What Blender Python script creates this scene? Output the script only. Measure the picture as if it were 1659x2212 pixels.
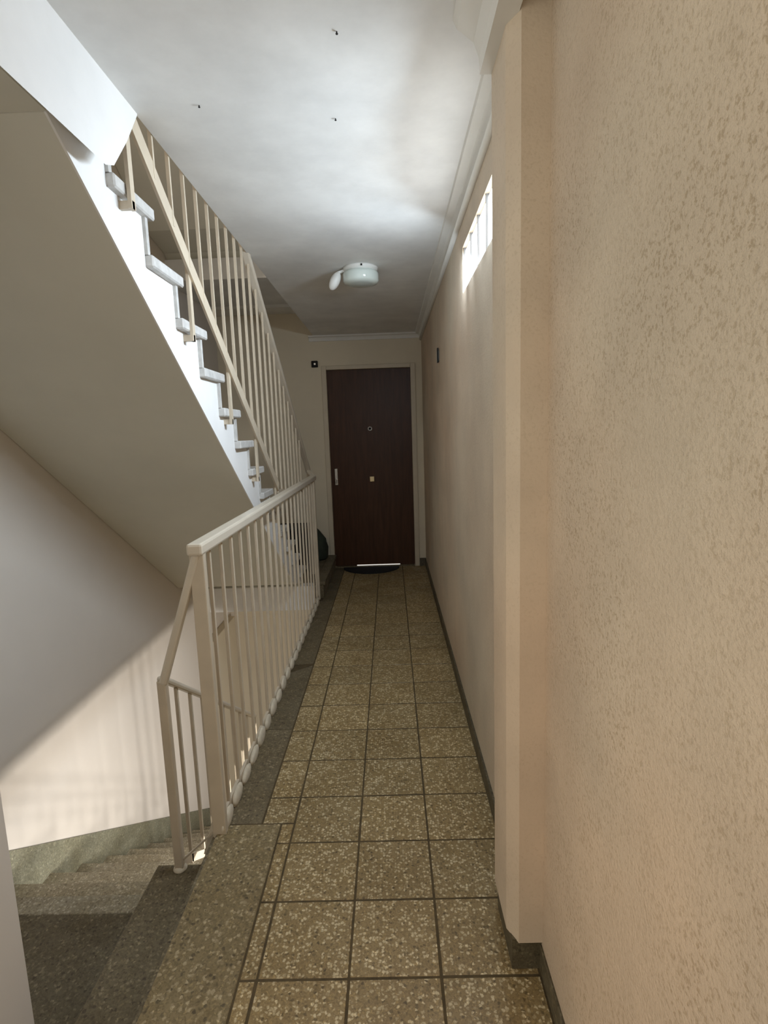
import bpy, bmesh, math, random
from mathutils import Vector, Matrix, Euler

random.seed(7)
for o in list(bpy.data.objects):
    bpy.data.objects.remove(o, do_unlink=True)
S = bpy.context.scene
COL = S.collection

# ------------------------------------------------------------------ camera
CAM_H = 1.456
F_PX, PITCH, YAW, ROLL = 1185.9, 0.14608, -0.01494, 0.0336
cy, sy, cp, sp = math.cos(YAW), math.sin(YAW), math.cos(PITCH), math.sin(PITCH)
fwd = Vector((sy * cp, cy * cp, -sp))
right = Vector((cy, -sy, 0))
down = fwd.cross(right)
r2 = math.cos(ROLL) * right + math.sin(ROLL) * down
d2 = -math.sin(ROLL) * right + math.cos(ROLL) * down
cam_data = bpy.data.cameras.new('camera')
cam_data.sensor_fit = 'VERTICAL'
cam_data.sensor_height = 24.0
cam_data.lens = F_PX / 2212 * 24.0
cam_data.clip_start = 0.02
cam = bpy.data.objects.new('camera', cam_data)
COL.objects.link(cam)
cam.matrix_world = Matrix(((r2.x, -d2.x, -fwd.x, 0), (r2.y, -d2.y, -fwd.y, 0),
                           (r2.z, -d2.z, -fwd.z, CAM_H), (0, 0, 0, 1)))
S.camera = cam

# ------------------------------------------------------------------ world, light, exposure
world = bpy.data.worlds.new('world')
S.world = world
world.use_nodes = True
bg = world.node_tree.nodes['Background']
bg.inputs[0].default_value = (1.0, 0.93, 0.82, 1)
bg.inputs[1].default_value = 0.3
S.view_settings.view_transform = 'Standard'
S.view_settings.look = 'None'
S.view_settings.gamma = 1
S.view_settings.use_curve_mapping = False
S.view_settings.exposure = 1.5
S.cycles.diffuse_bounces = 12
S.cycles.max_bounces = 14

WIN_POWER = 1.5         # each glass block, our floor
WIN_LOW_POWER = 4.7     # each glass block, floor below
WIN_COL = (0.74, 0.87, 1.0)
WIN_LOW_COL = (1.0, 0.94, 0.86)
UP_FILL_POWER = 2.5     # each glass block of the added, unseen window above

def area(name, loc, rot, sx, sy_, power, col, spread=180):
    l = bpy.data.lights.new(name, 'AREA')
    l.shape = 'RECTANGLE'; l.size = sx; l.size_y = sy_
    l.energy = power; l.color = col; l.spread = math.radians(spread)
    o = bpy.data.objects.new(name, l); COL.objects.link(o)
    o.location = loc
    o.rotation_euler = rot
    return o

# added fill light, out of view on the left; no window is built
area('fill_behind_left', (-2.35, 0.05, 1.45), Vector((1, 0.12, 0.0)).to_track_quat('-Z', 'Y').to_euler(), 1.5, 1.6, 6.2, (1.0, 0.89, 0.70))

# ------------------------------------------------------------------ levels and planes
XW, XWN = 0.352, 0.366          # right wall, far and near stretch
XL = -1.75                      # left stairwell wall
YE = 5.82                       # end wall
ZC, H = 2.44, 2.71              # ceiling, floor to floor
XC = -0.742                     # ceiling edge
XS = -0.69                      # floor slab edge
YB = -1.6                       # corridor behind the camera
XTR, XST, XRL = -0.775, -0.81, -0.757   # tread ends, concrete side, rail plane
RISE, GO = 0.16, 0.2277

# ------------------------------------------------------------------ materials
MATS = {}
def _mat(name):
    m = bpy.data.materials.new(name); m.use_nodes = True
    nt = m.node_tree
    b = nt.nodes['Principled BSDF']
    MATS[name] = m
    return m, nt, b

def coords(nt, scale=(1, 1, 1)):
    g = nt.nodes.new('ShaderNodeNewGeometry')
    mp = nt.nodes.new('ShaderNodeMapping')
    mp.inputs['Scale'].default_value = scale
    nt.links.new(g.outputs['Position'], mp.inputs['Vector'])
    return mp.outputs['Vector']

def noise(nt, vec, scale, detail=4, rough=0.55):
    n = nt.nodes.new('ShaderNodeTexNoise')
    n.inputs['Scale'].default_value = scale
    n.inputs['Detail'].default_value = detail
    n.inputs['Roughness'].default_value = rough
    nt.links.new(vec, n.inputs['Vector'])
    return n.outputs['Fac']

def ramp(nt, fac, stops):
    r = nt.nodes.new('ShaderNodeValToRGB')
    el = r.color_ramp.elements
    while len(el) < len(stops): el.new(0.5)
    for e, (p, c) in zip(el, stops):
        e.position = p; e.color = (*c, 1)
    nt.links.new(fac, r.inputs['Fac'])
    return r.outputs['Color']

def mix(nt, a, b, fac, mode='MIX'):
    n = nt.nodes.new('ShaderNodeMix'); n.data_type = 'RGBA'; n.blend_type = mode
    for sock, v in ((n.inputs[6], a), (n.inputs[7], b)):
        if isinstance(v, tuple): sock.default_value = (*v, 1)
        else: nt.links.new(v, sock)
    if isinstance(fac, (int, float)): n.inputs[0].default_value = fac
    else: nt.links.new(fac, n.inputs[0])
    return n.outputs[2]

def bump(nt, b, h, strength, dist):
    n = nt.nodes.new('ShaderNodeBump')
    n.inputs['Strength'].default_value = strength
    n.inputs['Distance'].default_value = dist
    nt.links.new(h, n.inputs['Height'])
    nt.links.new(n.outputs['Normal'], b.inputs['Normal'])

def sc(c, k): return tuple(min(1, x * k) for x in c)

def plaster(name, col, var=0.10, scale=2.2, bscale=26, bstr=0.25, bdist=0.004, rough=0.85):
    m, nt, b = _mat(name)
    v = coords(nt)
    c = ramp(nt, noise(nt, v, scale, 5, 0.6), [(0.3, sc(col, 1 - var)), (0.7, sc(col, 1 + var * 0.6))])
    nt.links.new(c, b.inputs['Base Color'])
    b.inputs['Roughness'].default_value = rough
    bump(nt, b, noise(nt, v, bscale, 3, 0.5), bstr, bdist)
    return m

def stucco(name, col, bscale=62, bstr=0.45, bdist=0.005, spotk=1.0):
    m, nt, b = _mat(name)
    v = coords(nt)
    big = ramp(nt, noise(nt, v, 1.6, 4, 0.6), [(0.3, sc(col, 0.80)), (0.68, sc(col, 1.08))])
    warm = ramp(nt, noise(nt, v, 0.9, 2, 0.5), [(0.38, (1, 1, 1)), (0.66, (1.0, 0.90, 0.84))])
    c1 = mix(nt, big, warm, 1.0, 'MULTIPLY')
    n = noise(nt, v, bscale, 3, 0.6)
    spot = ramp(nt, n, [(0.36, (0.70, 0.66, 0.58)), (0.47, (1, 1, 1))])
    where = ramp(nt, noise(nt, v, 2.3, 3, 0.6), [(0.38, (0.25 * spotk,) * 3), (0.60, (spotk,) * 3)])
    c2 = mix(nt, c1, mix(nt, (1, 1, 1), spot, where), 1.0, 'MULTIPLY')
    nt.links.new(c2, b.inputs['Base Color'])
    b.inputs['Roughness'].default_value = 0.8
    hr = ramp(nt, n, [(0.3, (0, 0, 0)), (0.62, (1, 1, 1))])
    bump(nt, b, hr, bstr, bdist)
    return m

def terrazzo(name, base, chip, dark, scale=55, rough=0.45, amount=0.55, per_obj=True):
    m, nt, b = _mat(name)
    v0 = coords(nt)
    nz = nt.nodes.new('ShaderNodeTexNoise'); nz.inputs['Scale'].default_value = scale * 1.1; nz.inputs['Detail'].default_value = 2
    nt.links.new(v0, nz.inputs['Vector'])
    va = nt.nodes.new('ShaderNodeVectorMath'); va.operation = 'MULTIPLY_ADD'
    nt.links.new(nz.outputs['Color'], va.inputs[0]); va.inputs[1].default_value = (1.1 / scale,) * 3
    nt.links.new(v0, va.inputs[2])
    v = va.outputs[0]
    vo = nt.nodes.new('ShaderNodeTexVoronoi'); vo.inputs['Scale'].default_value = scale
    nt.links.new(v, vo.inputs['Vector'])
    sep = nt.nodes.new('ShaderNodeSeparateColor'); nt.links.new(vo.outputs['Color'], sep.inputs[0])
    chipc = ramp(nt, sep.outputs[0], [(0.0, dark), (amount * 0.5, base), (amount, base), (min(1, amount + 0.12), chip), ])
    edge = ramp(nt, vo.outputs['Distance'], [(0.35, (1, 1, 1)), (0.6, (0, 0, 0))])
    c = mix(nt, base, chipc, edge)
    v2 = nt.nodes.new('ShaderNodeTexVoronoi'); v2.inputs['Scale'].default_value = scale * 2.3
    nt.links.new(v, v2.inputs['Vector'])
    s2 = nt.nodes.new('ShaderNodeSeparateColor'); nt.links.new(v2.outputs['Color'], s2.inputs[0])
    fine = ramp(nt, s2.outputs[1], [(0.0, (0.72, 0.7, 0.66)), (0.6, (1, 1, 1)), (0.85, (1, 1, 1)), (1, (1.35, 1.33, 1.25))])
    c = mix(nt, c, fine, 1.0, 'MULTIPLY')
    dirt = ramp(nt, noise(nt, v, 3.5, 4, 0.65), [(0.3, (0.78, 0.74, 0.66)), (0.62, (1, 1, 1))])
    c = mix(nt, c, dirt, 1.0, 'MULTIPLY')
    if per_obj:
        oi = nt.nodes.new('ShaderNodeObjectInfo')
        vr = ramp(nt, oi.outputs['Random'], [(0, (0.86, 0.86, 0.86)), (1, (1.0, 0.98, 0.95))])
        c = mix(nt, c, vr, 1.0, 'MULTIPLY')
    nt.links.new(c, b.inputs['Base Color'])
    rr = ramp(nt, noise(nt, v, 9, 3), [(0.3, (rough - 0.08,) * 3), (0.7, (rough + 0.15,) * 3)])
    nt.links.new(rr, b.inputs['Roughness'])
    bump(nt, b, vo.outputs['Distance'], 0.08, 0.002)
    return m

def plain(name, col, rough=0.5, metal=0.0, var=0.06, scale=12, bs=0.05):
    m, nt, b = _mat(name)
    v = coords(nt)
    c = ramp(nt, noise(nt, v, scale, 4), [(0.3, sc(col, 1 - var)), (0.7, sc(col, 1 + var))])
    nt.links.new(c, b.inputs['Base Color'])
    b.inputs['Roughness'].default_value = rough
    b.inputs['Metallic'].default_value = metal
    if bs: bump(nt, b, noise(nt, v, scale * 8, 2), bs, 0.002)
    return m

def wood(name, c1, c2, rough=0.35):
    m, nt, b = _mat(name)
    v = coords(nt, (9, 9, 0.9))
    n = noise(nt, v, 4, 6, 0.6)
    c = ramp(nt, n, [(0.28, c1), (0.7, c2)])
    nt.links.new(c, b.inputs['Base Color'])
    b.inputs['Roughness'].default_value = rough
    b.inputs['Specular IOR Level'].default_value = 0.25
    bump(nt, b, n, 0.06, 0.002)
    return m

stucco('stucco', (0.585, 0.50, 0.39), 135, 0.5, 0.004, 0.85)
stucco('stucco_soft', (0.62, 0.54, 0.425), 120, 0.15, 0.002, 0.35)
plaster('wall_left', (0.70, 0.655, 0.60), 0.05, 1.2, 40, 0.12, 0.002)
plaster('wall_end', (0.66, 0.59, 0.455), 0.06, 1.6, 40, 0.15, 0.002)
plaster('ceiling', (0.76, 0.765, 0.75), 0.14, 3.0, 14, 0.25, 0.004)
plaster('white_paint', (0.82, 0.82, 0.81), 0.05, 4, 22, 0.25, 0.003)
plaster('soffit', (0.70, 0.69, 0.61), 0.06, 1.6, 18, 0.2, 0.004)
plain('joint', (0.20, 0.20, 0.20), 0.9)
plaster('trim', (0.74, 0.73, 0.69), 0.05, 5, 30, 0.15, 0.002)
terrazzo('tile', (0.345, 0.252, 0.12), (0.72, 0.61, 0.40), (0.16, 0.115, 0.055), 105)
terrazzo('slab', (0.26, 0.205, 0.11), (0.46, 0.385, 0.25), (0.12, 0.095, 0.055), 85, 0.55, 0.66)
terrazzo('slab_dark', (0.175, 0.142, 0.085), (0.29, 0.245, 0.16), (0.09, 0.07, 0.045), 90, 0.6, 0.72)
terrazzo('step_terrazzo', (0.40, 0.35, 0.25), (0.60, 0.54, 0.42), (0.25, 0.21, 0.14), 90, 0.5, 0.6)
plain('grout', (0.085, 0.060, 0.028), 0.95, 0, 0.3, 30)
terrazzo('baseboard_dark', (0.105, 0.088, 0.055), (0.16, 0.14, 0.09), (0.06, 0.05, 0.03), 90, 0.5, 0.75, False)
terrazzo('baseboard_green', (0.235, 0.235, 0.175), (0.33, 0.325, 0.25), (0.13, 0.13, 0.095), 95, 0.5, 0.7, False)
plain('tread_stone', (0.54, 0.53, 0.51), 0.6, 0, 0.14, 30, 0.12)
plain('cream_paint', (0.60, 0.515, 0.395), 0.42, 0, 0.07, 9, 0.06)
plain('cream_rail', (0.68, 0.61, 0.50), 0.30, 0, 0.04, 9, 0.03)
plain('mortar', (0.66, 0.585, 0.455), 0.8, 0, 0.10, 40, 0.3)
wood('door_wood', (0.046, 0.018, 0.008), (0.076, 0.031, 0.014), 0.40)
plain('frame_paint', (0.56, 0.49, 0.37), 0.5, 0, 0.05, 8)
plain('chrome', (0.62, 0.60, 0.56), 0.3, 1.0, 0.1, 20, 0)
plain('brass', (0.55, 0.45, 0.28), 0.35, 1.0, 0.1, 20, 0)
plain('door_glow', (0.75, 0.74, 0.72), 0.5, 0, 0.05, 20, 0)
MATS['door_glow'].node_tree.nodes['Principled BSDF'].inputs['Emission Color'].default_value = (1, 0.97, 0.9, 1)
MATS['door_glow'].node_tree.nodes['Principled BSDF'].inputs['Emission Strength'].default_value = 0.25  # glow put into the material of the strip under the door
plain('black_rubber', (0.012, 0.011, 0.012), 0.8, 0, 0.3, 60, 0.3)
plain('black_plastic', (0.012, 0.012, 0.012), 0.9, 0, 0.2, 30, 0)
plain('dark_cloth', (0.012, 0.010, 0.009), 0.9, 0, 0.3, 20, 0.2)
plain('green_cloth', (0.030, 0.038, 0.024), 0.85, 0, 0.3, 14, 0.3)
plain('white_plastic', (0.78, 0.78, 0.75), 0.4, 0, 0.04, 20, 0)
def opal():
    m, nt, b = _mat('opal_glass')
    v = coords(nt)
    c = ramp(nt, noise(nt, v, 8, 2), [(0.3, (0.66, 0.74, 0.70)), (0.7, (0.72, 0.79, 0.75))])
    nt.links.new(c, b.inputs['Base Color'])
    b.inputs['Roughness'].default_value = 0.12
    b.inputs['Coat Weight'].default_value = 0.4
opal()
def glassblock():
    # daylit pressed glass block: diffuses the sky outside
    m, nt, b = _mat('glass_block')
    v = coords(nt)
    c = ramp(nt, noise(nt, v, 22, 2), [(0.3, (0.86, 0.94, 1.0)), (0.7, (1, 1, 1))])
    nt.links.new(c, b.inputs['Base Color'])
    nt.links.new(c, b.inputs['Emission Color'])
    b.inputs['Emission Strength'].default_value = 2.2
    b.inputs['Roughness'].default_value = 0.15
glassblock()

# ------------------------------------------------------------------ helpers
def wloc(p):
    v = Vector((0, 0, 0))
    while p is not None:
        v = v + p.location; p = p.parent
    return v

def obj(name, bm, mat, parent=None, smooth=False, origin=None):
    """world-space bmesh -> one mesh object, vertices stored relative to its own origin"""
    if origin is None:
        xs = [v.co.x for v in bm.verts]; ys = [v.co.y for v in bm.verts]; zs = [v.co.z for v in bm.verts]
        origin = Vector(((min(xs) + max(xs)) / 2, (min(ys) + max(ys)) / 2, min(zs)))
    origin = Vector(origin)
    bmesh.ops.translate(bm, verts=bm.verts, vec=-origin)
    bmesh.ops.recalc_face_normals(bm, faces=bm.faces)
    me = bpy.data.meshes.new(name)
    bm.to_mesh(me); bm.free()
    if smooth:
        for p in me.polygons: p.use_smooth = True
    me.materials.append(MATS[mat])
    o = bpy.data.objects.new(name, me)
    COL.objects.link(o)
    o.location = origin - wloc(parent)
    o.parent = parent
    return o

def link_copy(src, loc, parent=None):
    o = src.copy(); COL.objects.link(o)
    o.parent = parent
    o.location = Vector(loc) - wloc(parent)
    return o

def empty(name, loc):
    o = bpy.data.objects.new(name, None); COL.objects.link(o)
    o.location = loc; o.empty_display_size = 0.1
    return o

def tag(o, label, cat, group=None):
    o['label'] = label; o['category'] = cat
    if group: o['group'] = group
    return o

def struct(o, label=None):
    o['kind'] = 'structure'
    if label: o['label'] = label
    return o

def B(): return bmesh.new()

def add_box(bm, x0, x1, y0, y1, z0, z1, bev=0.0, seg=1):
    mtx = Matrix.Translation(((x0 + x1) / 2, (y0 + y1) / 2, (z0 + z1) / 2)) @ Matrix.Diagonal((abs(x1 - x0), abs(y1 - y0), abs(z1 - z0), 1))
    g = bmesh.ops.create_cube(bm, size=1, matrix=mtx)
    if bev:
        es = list({e for v in g['verts'] for e in v.link_edges})
        bmesh.ops.bevel(bm, geom=es, offset=bev, segments=seg, affect='EDGES', profile=0.5)
    return bm

def box(name, x0, x1, y0, y1, z0, z1, mat, parent=None, bev=0.0, seg=1):
    return obj(name, add_box(B(), x0, x1, y0, y1, z0, z1, bev, seg), mat, parent)

def add_prism_x(bm, poly, x0, x1):
    """polygon in (y,z) extruded along x"""
    a = [bm.verts.new((x0, y, z)) for y, z in poly]
    b = [bm.verts.new((x1, y, z)) for y, z in poly]
    n = len(poly)
    bm.faces.new(a); bm.faces.new(list(reversed(b)))
    for i in range(n):
        bm.faces.new((a[i], b[i], b[(i + 1) % n], a[(i + 1) % n]))
    return bm

def add_prism_y(bm, poly, y0, y1):
    a = [bm.verts.new((x, y0, z)) for x, z in poly]
    b = [bm.verts.new((x, y1, z)) for x, z in poly]
    n = len(poly)
    bm.faces.new(a); bm.faces.new(list(reversed(b)))
    for i in range(n):
        bm.faces.new((a[i], b[i], b[(i + 1) % n], a[(i + 1) % n]))
    return bm

def add_bar(bm, p, q, w, h, bev=0.0, up=Vector((0, 0, 1))):
    """rectangular bar from p to q; w across (horizontal), h in the up direction"""
    p, q = Vector(p), Vector(q)
    d = (q - p); L = d.length; d.normalize()
    side = d.cross(up)
    if side.length < 1e-4: side = Vector((1, 0, 0)) if abs(d.z) > 0.5 else Vector((0, 0, 1)).cross(d)
    side.normalize(); u = side.cross(d)
    m = Matrix((( side.x * w, d.x * L, u.x * h, (p.x + q.x) / 2), (side.y * w, d.y * L, u.y * h, (p.y + q.y) / 2),
                (side.z * w, d.z * L, u.z * h, (p.z + q.z) / 2), (0, 0, 0, 1)))
    g = bmesh.ops.create_cube(bm, size=1, matrix=m)
    if bev:
        es = list({e for v in g['verts'] for e in v.link_edges})
        bmesh.ops.bevel(bm, geom=es, offset=bev, segments=2, affect='EDGES', profile=0.5)
    return bm

def bar(name, p, q, w, h, mat, parent=None, bev=0.0):
    return obj(name, add_bar(B(), p, q, w, h, bev), mat, parent)

def add_lathe(bm, prof, c, n=32, axis='Z'):
    rings = []
    for r, z in prof:
        ring = []
        for i in range(n):
            a = 2 * math.pi * i / n
            if axis == 'Z': co = (c[0] + r * math.cos(a), c[1] + r * math.sin(a), c[2] + z)
            else: co = (c[0] + r * math.cos(a), c[1] + z, c[2] + r * math.sin(a))
            ring.append(bm.verts.new(co))
        rings.append(ring)
    for a, b in zip(rings, rings[1:]):
        for i in range(n):
            bm.faces.new((a[i], a[(i + 1) % n], b[(i + 1) % n], b[i]))
    bm.faces.new(rings[0]); bm.faces.new(rings[-1])
    return bm

# ------------------------------------------------------------------ right wall with its pilaster and glass-block window
WY0, WY1, WZ0, WZ1 = 1.66, 2.61, 2.062, 2.255
bm = B()
def wall_with_hole(bm, x0, x1, y0, y1, z0, z1, hy0, hy1, hz0, hz1):
    add_box(bm, x0, x1, y0, hy0, z0, z1); add_box(bm, x0, x1, hy1, y1, z0, z1)
    add_box(bm, x0, x1, hy0, hy1, z0, hz0); add_box(bm, x0, x1, hy0, hy1, hz1, z1)
wall_with_hole(bm, XW, XW + 0.2, 1.4, YE + 0.2, -0.02, ZC + 0.02, WY0, WY1, WZ0, WZ1)
struct(obj('wall_right', bm, 'stucco_soft'), 'rough beige stucco wall with a row of glass blocks')
struct(box('wall_right_front', XWN, XWN + 0.2, YB, 1.4, -0.02, ZC + 0.02, 'stucco'), 'rough beige stucco wall in front of the pilaster')
bm = B()
pp = [(0.279, 1.50), (0.279, 1.335), (0.303, 1.29), (0.40, 1.29), (0.40, 1.50)]
lo = [bm.verts.new((x, y, 0.088)) for x, y in pp]; hi = [bm.verts.new((x, y, ZC)) for x, y in pp]
bm.faces.new(lo); bm.faces.new(hi)
for i in range(5): bm.faces.new((lo[i], lo[(i + 1) % 5], hi[(i + 1) % 5], hi[i]))
struct(obj('pilaster', bm, 'stucco_soft'), 'plastered pilaster standing out from the right wall')
bm = B()
wall_with_hole(bm, XW, XW + 0.2, YB, YE + 0.2, -H, -0.02, WY0, WY1, WZ0 - H, WZ1 - H)
struct(obj('wall_right_below', bm, 'stucco'), 'stucco wall of the floor below')
bm = B()
wall_with_hole(bm, XW, XW + 0.2, YB, YE + 0.2, ZC + 0.02, 5.3, WY0, WY1, WZ0 + H, WZ1 + H)
struct(obj('wall_right_above', bm, 'stucco'), 'stucco wall of the floor above')

def glass_window(name, zoff, power, col):
    w = empty(name, (XW, (WY0 + WY1) / 2, WZ0 + zoff))
    struct(w, 'row of bright glass blocks set high in the wall')
    n = 5; g = 0.008
    step = (WY1 - WY0 - g) / n
    first = None
    for i in range(n):
        y0 = WY0 + g + i * step
        c = (XW + 0.035, y0 + (step - g) / 2, WZ0 + zoff + g)
        if first is None:
            first = box('glass_block', XW + 0.012, XW + 0.085, y0, y0 + step - g, WZ0 + zoff + g, WZ1 + zoff - g, 'glass_block', w, 0.008, 2)
            base = wloc(first).copy(); base_y = y0
        else:
            link_copy(first, (base.x, base.y + (y0 - base_y), base.z), w)
    for i in range(n + 1):
        y0 = WY0 + i * step
        box('mortar_joint', XW + 0.006, XW + 0.08, y0, y0 + g, WZ0 + zoff, WZ1 + zoff, 'joint', w)
    for zz in (WZ0, WZ1 - g):
        box('mortar_bed', XW + 0.018, XW + 0.08, WY0, WY1, zz + zoff, zz + g + zoff, 'trim', w)
    # the daylight that the blocks pass on
    for i in range(n):
        yc = WY0 + g + (i + 0.5) * step - g / 2
        d = Vector((-1, (-0.25, -0.15, 0.1, 0.5, 1.0)[i], -0.62))
        area('window_daylight', (XW - 0.014, yc, (WZ0 + WZ1) / 2 + zoff), d.to_track_quat('-Z', 'Y').to_euler(), 0.10, 0.11, power, col, 158)
    return w
glass_window('window_1', 0, WIN_POWER, WIN_COL)
glass_window('window_2', -H, WIN_LOW_POWER, WIN_LOW_COL)
glass_window('added_window_3', H, UP_FILL_POWER, WIN_LOW_COL)  # unseen window added upstairs to brighten the far end

# ------------------------------------------------------------------ other walls, slabs, ceiling
struct(box('wall_left', XL - 0.2, XL, 1.0, YE + 0.2, -H - 0.2, 5.3, 'wall_left'), 'smooth off-white stairwell wall')
struct(box('wall_left_front', XL - 0.2, -0.94, 0.92, 1.17, -0.32, 2.245, 'wall_left'), 'grey corner of the wall beside the first steps down')
DX0, DX1, DZ = -0.65, 0.247, 2.112
bm = B()
for a in ((XL - 0.2, DX0, -H - 0.2, 5.3), (DX1, XW + 0.2, -H - 0.2, 5.3), (DX0, DX1, DZ, 5.3), (DX0, DX1, -H - 0.2, -0.001)):
    add_box(bm, a[0], a[1], YE, YE + 0.2, a[2], a[3])
struct(obj('wall_end', bm, 'wall_end'), 'tan wall with the brown door')
struct(box('ceiling', XC, XW + 0.02, YB, YE + 0.02, ZC, H, 'ceiling'), 'pale patchy plaster ceiling')
struct(box('sky_cover', XL - 0.2, XW + 0.2, YB, YE + 0.2, 5.3, 5.4, 'ceiling'), 'unseen cover over the stairwell that keeps the sky light out')  # added above the view to block the world light

# floor: concrete bed with tiles and edge slabs as pieces
floor = struct(box('floor', XS + 0.004, XW + 0.02, YB, YE + 0.02, 2.44 - H, -0.0014, 'grout'), 'corridor floor of speckled terrazzo tiles')
T, GR = 0.25, 0.006
COLX = [-0.406, -0.156, 0.094]
ROW0 = 1.28
def tile_mesh(sx, sy_):
    bm = B(); add_box(bm, -sx / 2, sx / 2, -sy_ / 2, sy_ / 2, -0.012, 0, 0.0018)
    me = bpy.data.meshes.new('terrazzo_tile'); bm.to_mesh(me); bm.free()
    me.materials.append(MATS['tile']); return me
_tm = {}
def put_tile(x0, x1, y0, y1, mat='tile', name='terrazzo_tile'):
    sx, sy_ = round(x1 - x0 - GR, 4), round(y1 - y0 - GR, 4)
    k = (sx, sy_, mat)
    if k not in _tm:
        _tm[k] = tile_mesh(sx, sy_)
        _tm[k].materials[0] = MATS[mat]
    o = bpy.data.objects.new(name, _tm[k]); COL.objects.link(o)
    o.parent = floor
    o.location = Vector(((x0 + x1) / 2, (y0 + y1) / 2, random.uniform(-0.0008, 0.0004))) - floor.location
    o.rotation_euler = (random.uniform(-0.003, 0.003), random.uniform(-0.003, 0.003), random.uniform(-0.004, 0.004))
YSTEP = 1.88
for r in range(-9, 19):
    y0 = ROW0 + r * T; y1 = min(y0 + T, YE)
    if y1 - y0 < 0.03 or y1 < -0.9: continue
    for c in range(3):
        x1 = COLX[c] + T if c < 2 else XW + 0.008
        put_tile(COLX[c], x1, y0, y1)
    if y1 <= YSTEP + 0.1 and y1 < YSTEP: put_tile(-0.455, COLX[0], y0, y1)
    elif y0 > YSTEP or y0 + T > YSTEP and y0 > YSTEP - 0.05: put_tile(-0.53, COLX[0], y0, y1)
    else:
        put_tile(-0.455, COLX[0], y0, YSTEP)
        put_tile(-0.53, COLX[0], YSTEP, y1)
put_tile(XS, -0.455, 0.55, YSTEP, 'slab', 'edge_slab')
put_tile(XS, -0.455, -0.9, 0.55, 'slab', 'edge_slab')
ys = [YSTEP, 2.55, 3.32, 4.05, 4.66]
for a, b in zip(ys, ys[1:]): put_tile(XS, -0.53, a, b, 'slab_dark', 'edge_slab')
for a, b in ((4.66, 5.2), (5.2, YE)): put_tile(-0.64, -0.53, a, b, 'slab_dark', 'edge_slab')
struct(box('slab_side', XS - 0.012, XS + 0.004, 1.88, YE, 2.44 - H, -0.006, 'white_paint'), 'white painted side of the floor slab')

# baseboards of the right wall
bm = B()
add_box(bm, XW - 0.009, XW + 0.01, 1.50, YE, 0, 0.075, 0.002)
struct(obj('baseboard_right', bm, 'baseboard_dark'), 'low dark stone baseboard along the stucco wall')
bm = B()
add_box(bm, 0.287, 0.39, 1.298, 1.50, 0, 0.09)
struct(obj('baseboard_pilaster', bm, 'baseboard_dark'), 'dark stone base under the pilaster')
struct(box('baseboard_front', XWN - 0.006, XWN + 0.01, YB, 1.298, 0, 0.075, 'baseboard_dark', None, 0.002), 'dark baseboard in front of the pilaster')
struct(box('baseboard_end', 0.285, XW, YE - 0.012, YE + 0.01, 0, 0.085, 'baseboard_dark', None, 0.002), 'short baseboard right of the door')

# cornice: cove profile plus round bead
def cornice_y(name, xw, y0, y1, label, bead=True):
    bm = B()
    add_prism_y(bm, [(xw, ZC), (xw - 0.062, ZC), (xw - 0.058, ZC - 0.012), (xw - 0.03, ZC - 0.022), (xw - 0.014, ZC - 0.04), (xw - 0.01, ZC - 0.052), (xw, ZC - 0.055)], y0, y1)
    o = struct(obj(name, bm, 'trim'), label)
    if bead:
        bm = B()
        pr = [(xw - 0.006 + 0.015 * math.cos(a), ZC - 0.062 + 0.015 * math.sin(a)) for a in [2 * math.pi * i / 12 for i in range(12)]]
        add_prism_y(bm, pr, y0, y1)
        obj('bead', bm, 'trim', o, True)
    return o
cornice_y('trim_1', XW, 1.50, YE, 'white cove cornice with a round bead above the glass blocks')
bm = B()
add_prism_y(bm, [(0.30, ZC), (0.185, ZC), (0.195, ZC - 0.02), (0.235, ZC - 0.05), (0.248, ZC - 0.085), (0.25, ZC - 0.122), (0.30, ZC - 0.122)], 1.0, 1.50)
struct(obj('trim_2', bm, 'trim'), 'white cornice round the top of the pilaster')
cornice_y('trim_4', XWN, YB, 1.0, 'white cornice in front of the pilaster')
bm = B()
add_prism_x(bm, [(YE, ZC), (YE - 0.06, ZC), (YE - 0.055, ZC - 0.012), (YE - 0.03, ZC - 0.02), (YE - 0.015, ZC - 0.038), (YE - 0.012, ZC - 0.05), (YE, ZC - 0.052)], XC - 0.055, XW - 0.02)
struct(obj('trim_3', bm, 'trim'), 'white cornice across the wall above the door')

# ------------------------------------------------------------------ door
door = struct(empty('door_1', ((DX0 + DX1) / 2, YE, 0)), 'dark brown flat wooden door with peephole')
leaf = box('door_leaf', DX0 + 0.012, DX1 - 0.012, YE + 0.035, YE + 0.08, 0.012, DZ - 0.012, 'door_wood', door, 0.003)
for nm, a in (('frame_jamb', (DX0 - 0.036, DX0 + 0.014, 0, DZ + 0.03)), ('frame_jamb', (DX1 - 0.014, DX1 + 0.036, 0, DZ + 0.03)), ('frame_head', (DX0 + 0.014, DX1 - 0.014, DZ - 0.012, DZ + 0.03))):
    box(nm, a[0], a[1], YE - 0.014, YE + 0.10, a[2], a[3], 'frame_paint', door, 0.004)
bm = B(); add_box(bm, -0.600, -0.566, YE + 0.026, YE + 0.036, 0.90, 1.08, 0.004); hp = obj('lock_plate', bm, 'chrome', leaf); hp['label'] = 'chrome lock plate'
bm = B(); add_bar(bm, (-0.583, YE + 0.03, 0.96), (-0.583, YE - 0.025, 0.96), 0.014, 0.014, 0.004); add_bar(bm, (-0.588, YE - 0.022, 0.96), (-0.580, YE - 0.022, 0.92), 0.014, 0.014, 0.004)
obj('handle', bm, 'chrome', leaf)
bm = B(); add_lathe(bm, [(0.012, 0.0), (0.013, -0.010), (0.023, -0.010), (0.024, -0.004), (0.024, 0.002)], (-0.206, YE + 0.034, 1.487), 24, 'Y')
pk = obj('peephole_ring', bm, 'chrome', leaf, True)
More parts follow.
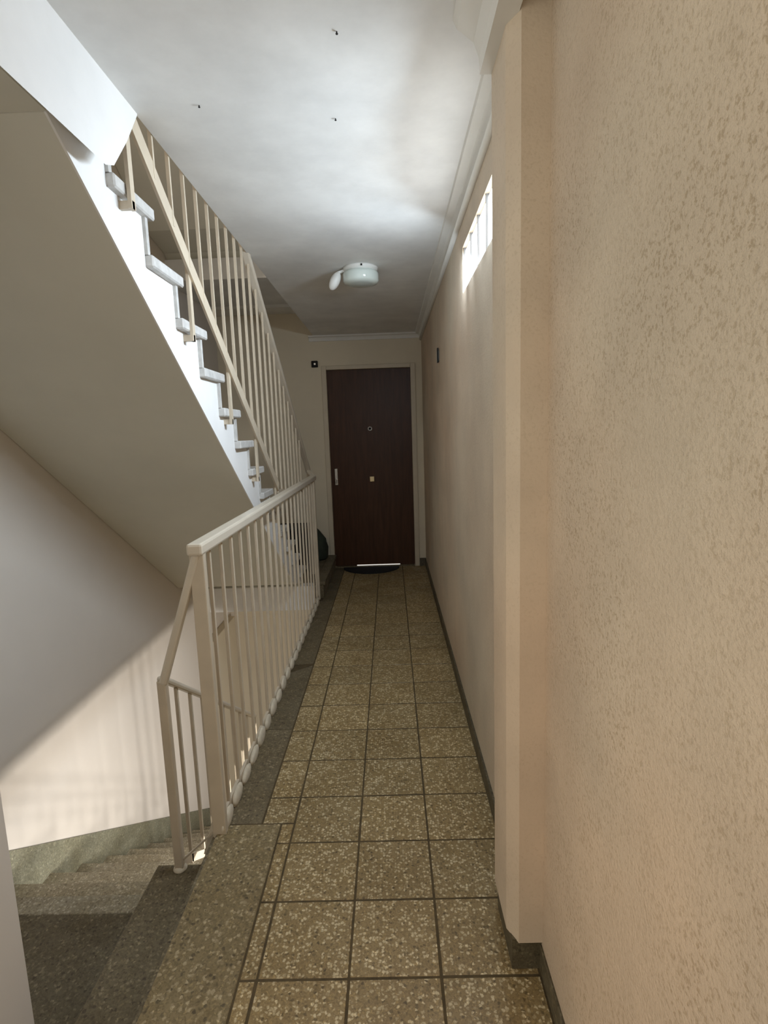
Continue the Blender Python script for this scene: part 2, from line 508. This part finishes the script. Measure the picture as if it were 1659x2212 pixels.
bm = B(); add_lathe(bm, [(0.0115, 0.0), (0.0115, -0.012), (0.006, -0.014)], (-0.206, YE + 0.034, 1.487), 20, 'Y')
obj('peephole_lens', bm, 'black_plastic', leaf, True)
bm = B(); add_box(bm, -0.228, -0.176, YE + 0.022, YE + 0.036, 0.925, 0.985, 0.006, 2)
kb = obj('door_pull', bm, 'brass', leaf); kb['label'] = 'small brass pull in the middle of the door'
bm = B(); add_box(bm, DX0 + 0.02, DX1 - 0.02, YE - 0.01, YE + 0.10, -0.002, 0.012, 0.003)
obj('threshold', bm, 'slab_dark', door)
bm = B(); add_box(bm, -0.40, 0.07, YE + 0.030, YE + 0.040, 0.012, 0.020)
glow = obj('glow_strip', bm, 'door_glow', door); glow['label'] = 'thin glowing strip under the door'  # solid strip given a glow to make the bright line

# half-round door mat
bm = B()
pts = [(-0.24 + 0.30 * math.cos(a), YE - 0.03 - 0.27 * math.sin(a)) for a in [math.pi * i / 28 for i in range(29)]]
top = [bm.verts.new((x, y, 0.011)) for x, y in pts]; bot = [bm.verts.new((x, y, 0.0012)) for x, y in pts]
bm.faces.new(top); bm.faces.new(list(reversed(bot)))
for i in range(len(pts)): bm.faces.new((top[i], bot[i], bot[(i + 1) % len(pts)], top[(i + 1) % len(pts)]))
tag(obj('door_mat', bm, 'black_rubber'), 'black half-round door mat on the tiles before the brown door', 'mat')

# ------------------------------------------------------------------ far raised landing (our floor), shaft below
LZ = 0.152
land = struct(empty('raised_landing', (-1.2, 5.2, 0)), 'raised landing at the foot of the stairs')
box('landing_edge', XL, XS - 0.015, 4.60, 4.70, -0.06, LZ, 'white_paint', land)
box('landing_body', XL, XS - 0.015, 4.70, YE, -0.06, LZ - 0.035, 'white_paint', land)
box('landing_slab', XL, XS - 0.015, 4.70, YE, LZ - 0.035, LZ, 'slab_dark', land, 0.002)
box('corridor_riser', XS - 0.015, -0.632, 4.745, YE - 0.016, -0.002, LZ - 0.035, 'slab_dark', land)
box('corridor_nosing', XS - 0.015, -0.615, 4.735, YE - 0.016, LZ - 0.035, LZ, 'slab_dark', land, 0.004)

# ------------------------------------------------------------------ flights of stairs
def flight(name, zoff, label, soffit_mat, first=0.152, detailed=True):
    """climbs from the far landing towards the camera; i = 13 is the lowest tread"""
    root = empty(name, (-1.26, 4.7, zoff + first))
    tag(root, label, 'stairs')
    Y = lambda i: 1.767 + GO * i
    Z = lambda i: zoff + 2.39 - RISE * i
    # concrete core with stepped top
    poly = [(1.444, zoff + 2.245)]
    poly += [(4.28, zoff + 2.245 - 0.70 * (4.28 - 1.444)), (4.60, zoff + 0.20), (4.66, zoff + first)]
    top = []
    for i in range(13, 0, -1):
        top.append((Y(i) - 0.05, Z(i) - 0.16 - 0.0 if i == 13 else Z(i + 1)))
        top.append((Y(i) - 0.05, Z(i) - 0.04))
        top.append((Y(i - 1) - 0.05, Z(i) - 0.04))
    fix = []
    for i in range(13, 0, -1):
        low = max(Z(i) - RISE - 0.04, zoff + first) if i == 13 else Z(i + 1) - 0.04
        fix.append((Y(i) - 0.05, low)); fix.append((Y(i) - 0.05, Z(i) - 0.04))
    fix.append((Y(0) - 0.05, Z(1) - 0.04)); fix.append((Y(0) - 0.05, Z(0) - 0.04)); fix.append((1.444, Z(0) - 0.04))
    poly += fix
    bm = B(); add_prism_x(bm, poly, XL + 0.003, XST)
    core = obj('concrete_body', bm, soffit_mat, root)
    core['label'] = 'sloping plastered underside'
    # white painted side of the concrete
    bm = B(); add_prism_x(bm, poly, XST, XST + 0.006)
    obj('side_face', bm, 'white_paint', root)
    if detailed:
        for i in range(1, 14):
            j = random.uniform(-0.004, 0.004)
            box('tread', XL + 0.003, XTR + j, Y(i - 1) - 0.05, Y(i), Z(i) - 0.04, Z(i), 'tread_stone', root, 0.005)
        for i in range(0, 13):
            j = random.uniform(-0.003, 0.003)
            box('riser', XL + 0.003, XTR - 0.016 + j, Y(i) - 0.05, Y(i) - 0.03, Z(i + 1), Z(i) - 0.04, 'tread_stone', root)
    # near landing that the flight reaches
    ld = empty('upper_landing', (-1.26, 0.9, zoff + 2.245)); struct(ld, 'flat landing at the top of the flight, two steps below the next floor')
    box('landing_body', XL, XST + 0.006, 0.3, 1.443, zoff + 2.247, zoff + 2.35, soffit_mat, ld)
    box('landing_slab', XL, XTR, 0.3, Y(0) - 0.055, zoff + 2.35, zoff + 2.39, 'tread_stone', ld, 0.002)
    box('landing_nosing', XL, XTR, Y(0) - 0.055, Y(0), zoff + 2.35, zoff + 2.39, 'tread_stone', ld, 0.004)
    return root
flight('stair_flight', 0, 'flight of stone stairs with white side rising from the landing by the door', 'soffit')
flight('stair_flight', H, 'next flight of stairs above, its dark underside seen through the ceiling opening', 'soffit', 0.152, False)

# fascia under the ceiling edge, cut on the slope of the stairs
bm = B()
rings = []
for y, zb_ in ((0.2, 2.19), (1.59, 2.19), (1.64, 2.21), (1.74, 2.32), (1.83, ZC - 0.004)):
    rings.append([bm.verts.new(p) for p in ((XC + 0.001, y, zb_), (XC + 0.001, y, ZC), (XST, y, ZC), (XST, y, min(zb_ + 0.072, ZC - 0.001)))])
bm.faces.new(rings[0]); bm.faces.new(rings[-1])
for a, b in zip(rings, rings[1:]):
    for q in range(4): bm.faces.new((a[q], a[(q + 1) % 4], b[(q + 1) % 4], b[q]))
struct(obj('fascia', bm, 'white_paint'), 'white plastered beam face below the ceiling edge')
bm = B()
add_prism_x(bm, [(0.2, ZC), (YE, ZC), (YE, H), (0.2, H)], XC - 0.004, XC)
struct(obj('slab_edge_above', bm, 'ceiling'), 'edge of the ceiling slab along the stair opening')
# raised landing of the floor above
struct(box('landing_above', XL, XC - 0.004, 4.60, YE, 2.70, H + LZ, 'ceiling'), 'underside of the landing above')
struct(box('trim_5', XL, XC - 0.004, YE - 0.30, YE, 2.672, 2.70, 'trim'), 'pale strip where the landing above meets the wall')

# ------------------------------------------------------------------ steps down and flight down
turn = empty('turning_steps', (-1.2, 1.2, -0.48))
tag(turn, 'dark terrazzo step down from the corridor floor to the lower landing', 'step')
lowl = struct(empty('lower_landing', (-1.25, 1.2, -0.36)), 'dark terrazzo landing two steps below the corridor')
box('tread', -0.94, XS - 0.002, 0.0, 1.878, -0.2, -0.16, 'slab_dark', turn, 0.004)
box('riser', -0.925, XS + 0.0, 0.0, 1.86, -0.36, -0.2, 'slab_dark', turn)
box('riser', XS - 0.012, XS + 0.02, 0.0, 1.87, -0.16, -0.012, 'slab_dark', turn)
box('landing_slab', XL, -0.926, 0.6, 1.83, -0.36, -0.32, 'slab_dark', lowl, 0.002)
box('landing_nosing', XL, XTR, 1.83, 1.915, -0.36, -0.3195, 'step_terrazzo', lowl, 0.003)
GD = 0.2435
fd = empty('stair_flight', (-1.26, 3.0, -2.4))
tag(fd, 'flight of terrazzo stairs going down beside the white wall', 'stairs')
N = 12
for k in range(1, N):
    y1 = 1.915 + GD * k; z = -0.32 - RISE * k
    box('tread', XL + 0.003, XTR, y1 - GD - 0.03, y1, z - 0.04, z, 'step_terrazzo', fd, 0.004)
    box('riser', XL + 0.003, XTR - 0.01, y1 - GD - 0.03, y1 - GD - 0.012, z, z + RISE - 0.04, 'step_terrazzo', fd)
poly = [(1.88, -0.36)]
for k in range(1, N):
    poly += [(1.915 + GD * (k - 1) - 0.03, -0.32 - RISE * k - 0.04), (1.915 + GD * k - 0.03, -0.32 - RISE * k - 0.04)]
poly += [(1.915 + GD * (N - 1) - 0.03, -0.55 - RISE * N), (1.444, -0.52), (1.444, -0.36)]
bm = B(); add_prism_x(bm, poly, XL + 0.003, XST); obj('concrete_body', bm, 'soffit', fd)
bm = B()
add_prism_x(bm, [(1.17, -0.34), (1.17, -0.17), (1.93, -0.17), (4.62, -0.17 - 0.657 * 2.69), (4.62, -0.45 - 0.657 * 2.69), (1.93, -0.45)], XL - 0.002, XL + 0.014)
struct(obj('baseboard_left', bm, 'baseboard_green'), 'grey-green stone baseboard sloping down with the stairs')
# boxed pipe in the far corner below
struct(box('pipe_casing', XL, XL + 0.075, 4.72, 5.5, -H, -0.40, 'wall_end', None, 0.004), 'boxed pipe casing against the wall below')
struct(box('floor_below', XL, XW + 0.2, YB, YE, -H - 0.1, -H, 'slab'), 'floor of the storey below')

# ------------------------------------------------------------------ guard rail of the corridor
guard = empty('guard_rail', (XS + 0.015, 3.25, 0))
tag(guard, 'cream metal guard rail with thin balusters along the corridor edge', 'railing')
XG = -0.676
YP0, YP1, ZT = 1.845, 4.70, 1.09
def handrail(name, p, q, parent, w=0.056, h=0.042):
    return obj(name, add_bar(B(), p, q, w, h, 0.009), 'cream_rail', parent)
handrail('handrail', (XG, YP0 - 0.03, ZT - 0.012), (XG, YP1 + 0.05, ZT - 0.012), guard)
add = bar('post', (XG, YP0, -0.05), (XG, YP0, ZT - 0.02), 0.05, 0.03, 'cream_paint', guard, 0.004)
bar('post', (XG, YP1, 0.0), (XG, YP1, ZT - 0.02), 0.035, 0.035, 'cream_paint', guard, 0.004)
bar('bottom_bar', (XG, YP0, 0.030), (XG, YP1, 0.030), 0.012, 0.030, 'cream_paint', guard)
base_b = bar('baluster', (XG, 1.96, 0.0), (XG, 1.96, ZT - 0.025), 0.014, 0.014, 'cream_paint', guard, 0.003)
b0 = wloc(base_b).copy()
for i in range(1, 20):
    link_copy(base_b, (b0.x, b0.y + i * 0.1395, b0.z), guard)
# lumps of painted mortar between the baluster feet
bm = B()
bmesh.ops.create_icosphere(bm, subdivisions=2, radius=1, matrix=Matrix.Translation((XG + 0.014, 1.89, 0.020)) @ Matrix.Diagonal((0.013, 0.069, 0.036, 1)))
mp0 = obj('mortar_lump', bm, 'mortar', guard, True)
m0 = wloc(mp0).copy()
for i in range(1, 20):
    c = link_copy(mp0, (m0.x, m0.y + i * 0.1395, m0.z), guard)
    c.scale = (1, random.uniform(0.85, 1.05), random.uniform(0.85, 1.15))
bm = B(); add_prism_y(bm, [(XG - 0.075, -0.10), (XG + 0.0, -0.10), (XG + 0.0, 0.16), (XG - 0.02, 0.08)], YP0 + 0.01, YP0 + 0.022)
obj('foot_plate', bm, 'mortar', guard)

# ------------------------------------------------------------------ rail of the flight down
low = empty('stair_rail', (-0.85, 1.86, -0.16))
tag(low, 'cream metal rail going down beside the lower stairs from its square post', 'railing')
XD = -0.852
bar('post', (XD + 0.008, 1.853, -0.16), (XD + 0.008, 1.853, 0.60), 0.032, 0.03, 'cream_paint', low, 0.004)
bm = B(); add_lathe(bm, [(0.024, 0), (0.026, 0.006), (0.018, 0.018)], (XD + 0.008, 1.853, -0.16), 16); obj('post_foot', bm, 'mortar', low, True)
SL = 0.675
rz = lambda y: 0.595 - SL * (y - 1.87)
handrail('handrail', (XD, 1.86, rz(1.86)), (XD, 3.02, rz(3.02)), low, 0.034, 0.022)
for i in range(9):
    y = 1.98 + 0.128 * i
    bar('baluster', (XD, y, rz(y) - 0.76), (XD, y, rz(y) - 0.012), 0.012, 0.012, 'cream_paint', low)
bar('bottom_bar', (XD, 1.90, rz(1.90) - 0.74), (XD, 3.02, rz(3.02) - 0.74), 0.012, 0.03, 'cream_paint', low)
bar('end_post', (XD, 3.02, rz(3.02) - 0.9), (XD, 3.02, rz(3.02)), 0.016, 0.016, 'cream_paint', low)
handrail('rising_bar', (XD + 0.012, 1.85, 0.585), (XG, 1.84, ZT - 0.03), low, 0.03, 0.03)
bar('tie_rod', (XD + 0.01, 1.853, -0.13), (XG, 1.85, 0.02), 0.007, 0.007, 'cream_paint', low)

# ------------------------------------------------------------------ rail of the flight up
up = empty('stair_rail', (XRL, 4.6, 0.3))
tag(up, 'cream metal stair rail rising beside the stone stairs on bent brackets', 'railing')
KS = 0.713
zb = lambda y: 1.120 - KS * (y - 3.64)
zt = lambda y: 1.930 - KS * (y - 3.89)
YT = 1.2
bar('bottom_bar', (XRL, YT, zb(YT)), (XRL, 3.66, zb(3.66)), 0.010, 0.060, 'cream_paint', up)
bar('bottom_bar', (XRL, 3.64, 1.085), (XRL, 4.62, 0.98), 0.010, 0.026, 'cream_paint', up)
handrail('handrail', (XRL, YT, zt(YT)), (XRL, 5.04, zt(5.04)), up, 0.046, 0.03)
handrail('handrail_end', (XRL, 5.03, zt(5.03)), (XG, 4.75, ZT - 0.005), up, 0.04, 0.028)
bar('end_post', (XRL, 5.02, LZ), (XRL, 5.02, zt(5.02)), 0.026, 0.026, 'cream_paint', up)
y = 1.40
while y < 4.62:
    z0 = zb(y) if y < 3.64 else 1.085 - 0.107 * (y - 3.64)
    bar('baluster', (XRL, y, z0 - 0.01), (XRL, y, zt(y) - 0.01), 0.012, 0.012, 'cream_paint', up)
    y += 0.1395
for i in (1, 3, 5, 7, 9):                       # bent brackets under every second tread
    yb = 1.767 + GO * i - 0.20
    zz = 2.39 - RISE * i - 0.052
    bm = B()
    xo = XTR + 0.001
    add_box(bm, XST - 0.01, xo + 0.012, yb - 0.008, yb + 0.008, zz - 0.024, zz)
    add_box(bm, xo, xo + 0.012, yb - 0.014, yb + 0.014, zz - 0.024, min(zb(yb) + 0.03, 2.60))
    obj('bracket', bm, 'cream_paint', up)

# ------------------------------------------------------------------ ceiling lamp
lx, ly = -0.145, 3.5
lamp = empty('ceiling_lamp', (lx, ly, ZC - 0.1))
tag(lamp, 'round opal glass lamp on the ceiling with a white sensor head', 'lamp')
bm = B(); add_lathe(bm, [(0.098, 0), (0.105, -0.004), (0.103, -0.016), (0.088, -0.028)], (lx, ly, ZC)); obj('base_ring', bm, 'white_plastic', lamp, True)
bm = B(); add_lathe(bm, [(0.086, -0.024), (0.106, -0.034), (0.109, -0.045), (0.107, -0.082), (0.098, -0.094), (0.07, -0.101), (0.0005, -0.103)], (lx, ly, ZC)); obj('glass_shade', bm, 'opal_glass', lamp, True)
bm = B(); bmesh.ops.create_cube(bm, size=1, matrix=Matrix.Translation((lx + 0.01, ly - 0.104, ZC - 0.012)) @ Matrix.Diagonal((0.010, 0.006, 0.010, 1))); obj('clip_screw', bm, 'black_plastic', lamp)
bm = B()
bmesh.ops.create_uvsphere(bm, u_segments=20, v_segments=12, radius=1, matrix=Matrix.Translation((lx - 0.158, ly, ZC - 0.073)) @ Matrix.Rotation(math.radians(28), 4, 'Y') @ Matrix.Diagonal((0.030, 0.034, 0.058, 1)))
hd = obj('sensor_head', bm, 'white_plastic', lamp, True)
bm = B(); add_bar(bm, (lx - 0.145, ly, ZC - 0.03), (lx - 0.085, ly, ZC - 0.012), 0.02, 0.016, 0.003); obj('sensor_arm', bm, 'white_plastic', lamp)

# ------------------------------------------------------------------ small wall fittings
jb = empty('junction_box', (-0.749, YE, 2.13)); tag(jb, 'small black switch box on the wall left of the door top', 'switch box')
box('box_body', -0.782, -0.718, YE - 0.028, YE, 2.130, 2.194, 'black_plastic', jb, 0.004)
box('terminal', -0.755, -0.738, YE - 0.034, YE - 0.027, 2.153, 2.170, 'chrome', jb)
wb = empty('junction_box', (XW, 3.86, 1.92)); tag(wb, 'open wall box with dark hole high on the stucco wall', 'junction box')
box('box_rim', XW - 0.010, XW, 3.86, 3.93, 1.915, 1.99, 'trim', wb, 0.003)
box('opening', XW - 0.013, XW - 0.005, 3.825, 3.868, 1.905, 2.0, 'black_plastic', wb)

# ------------------------------------------------------------------ things on the raised landing by the door
bag = empty('sack', (-0.80, 5.6, LZ)); tag(bag, 'dark green rounded sack leaning by the door frame on the landing', 'sack')
bm = B()
prof = [(0.10, 0.0), (0.135, 0.03), (0.14, 0.12), (0.115, 0.22), (0.07, 0.30), (0.03, 0.335), (0.001, 0.34)]
add_lathe(bm, prof, (-0.82, 5.62, LZ), 20)
for v in bm.verts:
    v.co.x += 0.012 * math.sin(v.co.z * 31 + v.co.y * 23); v.co.y += 0.010 * math.sin(v.co.z * 27 + v.co.x * 19)
obj('sack_body', bm, 'green_cloth', bag, True)
bm = B(); add_lathe(bm, [(0.028, 0.325), (0.02, 0.345), (0.03, 0.37), (0.001, 0.378)], (-0.82, 5.62, LZ), 12); obj('tied_neck', bm, 'green_cloth', bag, True)
ch = empty('storage_box', (-1.0, 5.2, LZ)); tag(ch, 'black box standing behind the foot of the stairs', 'box')
box('box_body', -1.12, -0.77, 5.09, 5.44, LZ, LZ + 0.38, 'dark_cloth', ch, 0.012, 2)
box('lid', -1.13, -0.76, 5.08, 5.45, LZ + 0.38, LZ + 0.42, 'dark_cloth', ch, 0.010, 2)

# nails left in the ceiling plaster
for k, (px, py) in enumerate(((-0.54, 1.80), (-0.10, 1.52), (-0.14, 1.90))):
    bm = B(); add_lathe(bm, [(0.0018, 0), (0.0018, -0.004), (0.0034, -0.0045), (0.003, -0.006)], (px, py, ZC), 8)
    tag(obj('nail', bm, 'black_plastic'), ('tiny dark nail in the ceiling plaster beside the white beam face',
        'tiny dark nail in the ceiling level with the pilaster', 'tiny dark nail in the ceiling level with the glass blocks')[k], 'nail', 'nails in the ceiling')
